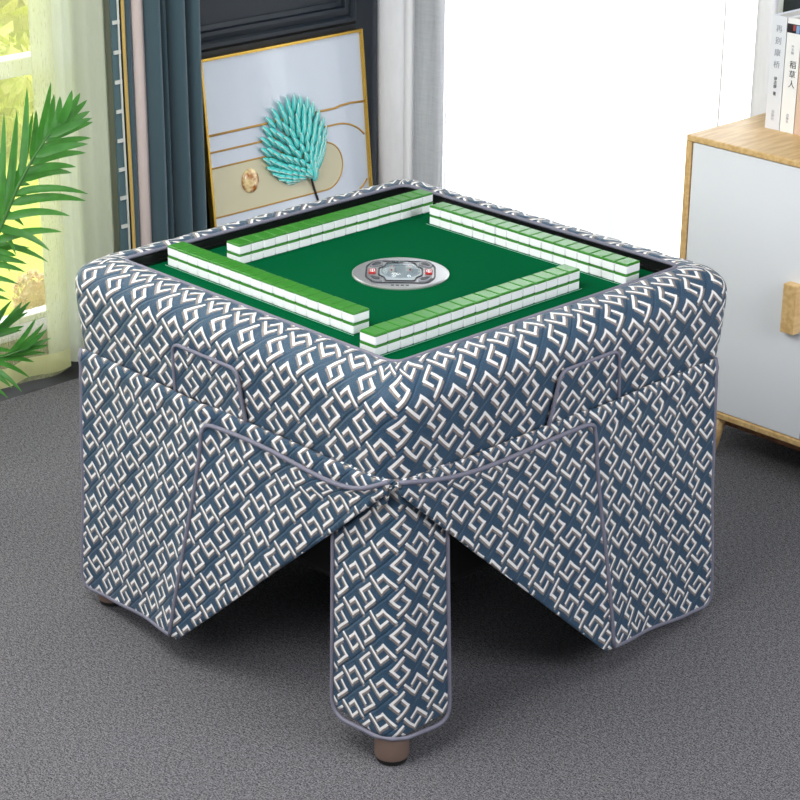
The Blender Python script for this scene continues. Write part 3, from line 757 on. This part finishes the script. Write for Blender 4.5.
# feather: overlapping turquoise barbs with pale ridges, fanning from the quill
TURQ = plain('turquoise_enamel', (100, 228, 224), .3, noise=.12, nscale=60); PALEB = plain('pale_ridge', (212, 238, 232), .35)
bxp, bzp = on_pic(311, 180); tx, tz = on_pic(296, 100)
axis = Vector((tx-bxp, tz-bzp)); LEN = axis.length; ad_ = axis.normalized(); an_ = Vector((ad_.y, -ad_.x))
fb = bmesh.new(); fr_ = bmesh.new()
def barb(px_, pz_, ang, ln, w, dep):
    d = Vector((math.sin(ang), math.cos(ang))); nrm = Vector((d.y, -d.x)); N = 8; L_, R_, M_ = [], [], []
    for i in range(N+1):
        t = i/N; ww = w*(math.sin(math.pi*min(1, t*.86+.14))**.6)*(1-.25*t) if i < N else .0006
        c = Vector((px_, pz_)) + d*ln*t + nrm*(.10*ln*t*t*(1 if ang < 0 else -1))
        y0 = .004-dep-.010*math.sin(t*math.pi*.6)
        L_.append(fb.verts.new((c.x-nrm.x*ww, y0+.003, c.y-nrm.y*ww))); R_.append(fb.verts.new((c.x+nrm.x*ww, y0+.003, c.y+nrm.y*ww)))
        M_.append(fb.verts.new((c.x, y0-.001, c.y)))
    for i in range(N):
        fb.faces.new((L_[i], M_[i], M_[i+1], L_[i+1])); fb.faces.new((M_[i], R_[i], R_[i+1], M_[i+1]))
    pts = []
    for i in range(1, N+1):
        t = i/N; c = Vector((px_, pz_)) + d*ln*t + nrm*(.10*ln*t*t*(1 if ang < 0 else -1)) - nrm*w*.35
        pts.append((c.x, .004-dep-.010*math.sin(t*math.pi*.6)-.0015, c.y))
    tube(fr_, pts, .0022, 5, radii=[.0008+.0011*i/(len(pts)-1) for i in range(len(pts))])
a0 = math.atan2(ad_.x, ad_.y)
rows_ = 10
for layer in range(8):
    s = 1-layer/8.2
    nb = max(5, int(22*s**.8))
    for k in range(nb):
        f_ = (k+.5*(layer % 2)+.25)/nb*2-1
        th = f_*2.62-.12                                      # angle round an ellipse measured from the far tip
        ex = .133*s*math.sin(th); ez = .134*s*math.cos(th)
        ctr = Vector((bxp, bzp)).lerp(Vector(on_pic(293.5, 140)), .25+.75*s)
        tip = ctr + an_*ex + ad_*ez
        root = Vector((bxp, bzp)) + ad_*LEN*(.06+.50*max(0, math.cos(th))*s*.9)
        dv = tip-root; ang = math.atan2(dv.x, dv.y); ln = min(.062, max(.042, dv.length*.5))
        st = tip - dv.normalized()*ln*.92
        barb(st.x, st.y, ang + random.uniform(-.06, .06), ln, .0118, .002+layer*.0035)
fo = link('feather', fb, TURQ, pic); md = fo.modifiers.new('thickness', 'SOLIDIFY'); md.thickness = .0015
link('feather_ridges', fr_, PALEB, fo)
sx_, sz_ = on_pic(319, 201)
bm = bmesh.new(); tube(bm, [(bxp-.004, -.006, bzp+.014), (bxp, -.004, bzp), ((bxp+sx_)/2+.001, .002, (bzp+sz_)/2), (sx_, .003, sz_), (sx_+.02, .003, sz_-.06)], .0036, 8)
link('quill', bm, plain('dark_brown_lacquer', (44, 36, 40), .4), pic)

# ------------------------------------------------------------------ potted palm
g = G('palm_leaf'); n1 = g.noise(25, 2)
pq = g.bsdf(g.mix(n1, lin((30, 84, 30)), lin((76, 152, 60))), .42, 0, None, Subsurface_Weight=0.0)
tr = g.n('ShaderNodeBsdfTranslucent'); tr.inputs[0].default_value = lin((96, 168, 60)); mx = g.n('ShaderNodeMixShader'); mx.inputs[0].default_value = .25
g.t.links.new(pq.outputs[0], mx.inputs[1]); g.t.links.new(tr.outputs[0], mx.inputs[2]); g.t.links.new(mx.outputs[0], g.out.inputs[0]); LEAF = g.m
STEM = plain('palm_stem', (66, 116, 52), .5)
PB = Vector((-.50, 1.22, 0))
palm = thing('potted_palm', 'green areca palm with arching feathery fronds at left, before the garden window', 'plant', PB)
def leaflet(bm, p0, p1, bend, w, side):
    p0, p1 = Vector(p0), Vector(p1); d = p1-p0; L = d.length; N = 9
    mid = (p0+p1)/2 + Vector(bend)
    view = (CAM_P-p0).normalized(); prev = None
    for i in range(N+1):
        t = i/N; c = (1-t)**2*p0+2*t*(1-t)*mid+t*t*p1
        tg = (2*(1-t)*(mid-p0)+2*t*(p1-mid)).normalized()
        nv = (side - tg*side.dot(tg)).normalized(); s = tg.cross(nv).normalized()
        ww = w*(min(1, t*5+.35))*(1-t**2.6)**.8+.0003
        row = [bm.verts.new(c - s*ww + nv*ww*.25), bm.verts.new(c), bm.verts.new(c + s*ww + nv*ww*.25)]
        if prev:
            bm.faces.new((prev[0], prev[1], row[1], row[0])); bm.faces.new((prev[1], prev[2], row[2], row[1]))
        prev = row
def frond(rach, leaves, Y, side=Vector((-.3, -.9, .35)), w=.0085):
    """rach: photo points of the midrib on the upright plane y = Y; leaves: (t along midrib, tip point, bend, depth change)"""
    rp = [at(px, py, Y+dy) - PB for px, py, dy in rach]
    def R(t):
        f = t*(len(rp)-1); i = min(int(f), len(rp)-2); return rp[i].lerp(rp[i+1], f-i)
    base = Vector((0, 0, .30))
    pts = [base, base.lerp(rp[0], .5)+Vector((-.02, 0, .05))] + rp
    dense = []
    for i in range(len(pts)-1): dense += [pts[i].lerp(pts[i+1], k/4) for k in range(4)]
    dense.append(pts[-1])
    bm = bmesh.new(); tube(bm, dense, .004, 7, radii=[.007-.0055*i/(len(dense)-1) for i in range(len(dense))])
    st = link('frond', bm, STEM, palm)
    for (t, px, py, bz, dy) in leaves:
        p0 = R(t); p1 = at(px, py, Y+dy) - PB
        bm = bmesh.new(); leaflet(bm, p0, p1, (0, -.01, bz), w*random.uniform(.9, 1.12), side); link('leaflet', bm, LEAF, st)
frond([(-14, 262, 0), (3, 222, -.02), (18, 186, -.04), (33, 158, -.05), (48, 136, -.06), (60, 124, -.07)],
      [(.10, 62, 232, .03, -.10), (.16, 50, 251, .03, -.14), (.22, 70, 216, .03, -.10), (.30, 86, 201, .03, -.06), (.36, 88, 194, .03, -.08), (.44, 72, 173, .025, -.02),
       (.50, 76, 167, .02, -.05), (.56, 86, 153, .02, -.04), (.62, 88, 144, .015, -.10), (.68, 91, 138, .015, -.05), (.76, 93, 122, .01, -.06), (.80, 92, 118, .008, -.10), (.86, 90, 111, .006, -.03), (.92, 87, 100, .004, -.06),
       (.98, 80, 93, .002, -.06), (1., 72, 90, .002, -.08),
       (.90, 60, 96, -.004, -.05), (.76, 54, 94, .004, -.02), (.64, 51, 82, .006, .03), (.58, 36, 110, .004, .04), (.44, 27, 87, .006, .02), (.36, 33, 112, .003, .05), (.24, 17, 110, .004, .03), (.14, 4, 112, .004, .05), (.05, -8, 130, .0, .03)], 1.28, w=.0102)
frond([(-40, 300, .05), (-22, 250, .03), (-8, 215, .0), (4, 190, -.03), (16, 172, -.05)],
      [(.2, 30, 248, .03, -.1), (.3, 48, 262, .03, -.12), (.42, 26, 238, .02, -.1), (.55, 24, 226, .02, -.04), (.7, 28, 196, .01, -.05), (.82, 30, 185, .01, -.06), (.95, 33, 166, .005, -.05), (.9, 14, 140, .0, 0), (.75, -2, 150, 0, 0), (.5, 16, 255, .02, -.12), (.35, 10, 272, .02, -.13)], 1.34, w=.008)
frond([(-60, 395, 0), (-38, 372, -.03), (-16, 360, -.05), (6, 356, -.07), (22, 350, -.09)],
      [(.25, 8, 398, .02, -.12), (.38, 12, 388, .02, -.12), (.46, 22, 392, .02, -.14), (.52, 30, 378, .02, -.10), (.6, 34, 362, .015, -.08), (.7, 46, 353, .01, -.06), (.8, 49, 345, .008, -.08), (.9, 51, 338, .004, -.06), (.97, 47, 329, .002, -.07), (.9, 44, 323, .0, -.05), (.8, 36, 318, .0, -.04), (.95, 40, 334, .0, -.03)], 1.22, w=.007)
frond([(-55, 365, .03), (-32, 345, 0), (-14, 338, -.02), (2, 330, -.03)],
      [(.3, 16, 352, .01, -.06), (.5, 22, 330, .01, -.03), (.65, 28, 312, .01, -.02), (.8, 31, 301, .006, 0), (.9, 22, 302, .004, .02), (.6, 8, 305, .004, .03), (.95, 27, 306, .004, 0), (.4, 12, 300, .004, .03), (.75, 24, 326, .004, -.06)], 1.27, w=.008)
frond([(-70, 330, .0), (-50, 290, -.02), (-30, 262, -.04), (-12, 250, -.06)],
      [(.3, 10, 300, .02, -.1), (.5, 18, 284, .02, -.12), (.65, 25, 272, .02, -.1), (.8, 27, 264, .015, -.1), (.95, 16, 256, .01, -.08), (.4, 6, 292, .02, -.12)], 1.24)
# pot stands outside the frame
bm = bmesh.new(); lathe(bm, [(0, 0), (.095, 0), (.105, .01), (.135, .26), (.140, .28), (.128, .28), (.122, .25), (0, .25)], 40)
add_autosmooth(link('pot', bm, plain('white_ceramic', (232, 232, 230), .3), palm))
bm = bmesh.new(); lathe(bm, [(0, .251), (.121, .251), (.10, .262), (0, .268)], 30); link('soil', bm, plain('potting_soil', (58, 46, 38), .95, noise=.3, nscale=150), palm)
for k in range(5):
    a = k*1.26; bm = bmesh.new(); tube(bm, [(.03*math.cos(a), .03*math.sin(a), .26), (.012*math.cos(a), .012*math.sin(a), .32)], .011, 10, radii=[.012, .007]); link('cane', bm, STEM, palm)

# ------------------------------------------------------------------ bushes in the garden
def bush(x, y, r, h, c1, c2, label):
    g = G('bush_leaves'); n1 = g.noise(14, 3); g.bsdf(g.mix(g.smooth(n1, .4, .6), lin(c1), lin(c2)), .7)
    bm = bmesh.new(); rnd = random.Random(int(x*100+y*10))
    for i in range(420):
        th = rnd.uniform(0, 2*math.pi); ph = math.acos(rnd.uniform(-.2, 1)); rr = r*rnd.uniform(.7, 1)
        p = Vector((rr*math.sin(ph)*math.cos(th), rr*math.sin(ph)*math.sin(th), h*.15+h*.85*rnd.uniform(.8, 1)*max(0, math.cos(ph))))
        q = Matrix.Rotation(rnd.uniform(0, 6), 3, 'Z') @ Matrix.Rotation(rnd.uniform(-1.2, 1.2), 3, 'X')
        s = r*.16
        vs = [bm.verts.new(p + q @ Vector(v)) for v in ((-s*.5, 0, 0), (0, -s, 0), (s*.5, 0, 0), (0, s, 0))]
        bm.faces.new(vs)
    core = bmesh.ops.create_icosphere(bm, subdivisions=3, radius=1)['verts']
    for v in core: v.co = Vector((v.co.x*r*.72, v.co.y*r*.72, max(0, v.co.z)*h*.72))
    o = tag(link('garden_bush', bm, g.m, None, False, (x, y, -.12)), label, 'bush', 'bushes in the garden')
bush(.62, 3.0, .16, .24, (210, 226, 80), (232, 236, 110), 'low lime green bush on the lawn, seen through the window behind the palm')
bush(1.75, 4.35, .42, .5, (222, 232, 100), (240, 240, 140), 'round yellow-green bush on the lawn left of the voile edge')
bush(.72, 2.42, .08, .13, (232, 196, 150), (250, 226, 190), 'small peach-pink flowering bush low outside the window')
bush(3.1, 6.6, .9, 1.0, (240, 238, 140), (250, 246, 176), 'big pale yellow bush farthest back on the lawn')
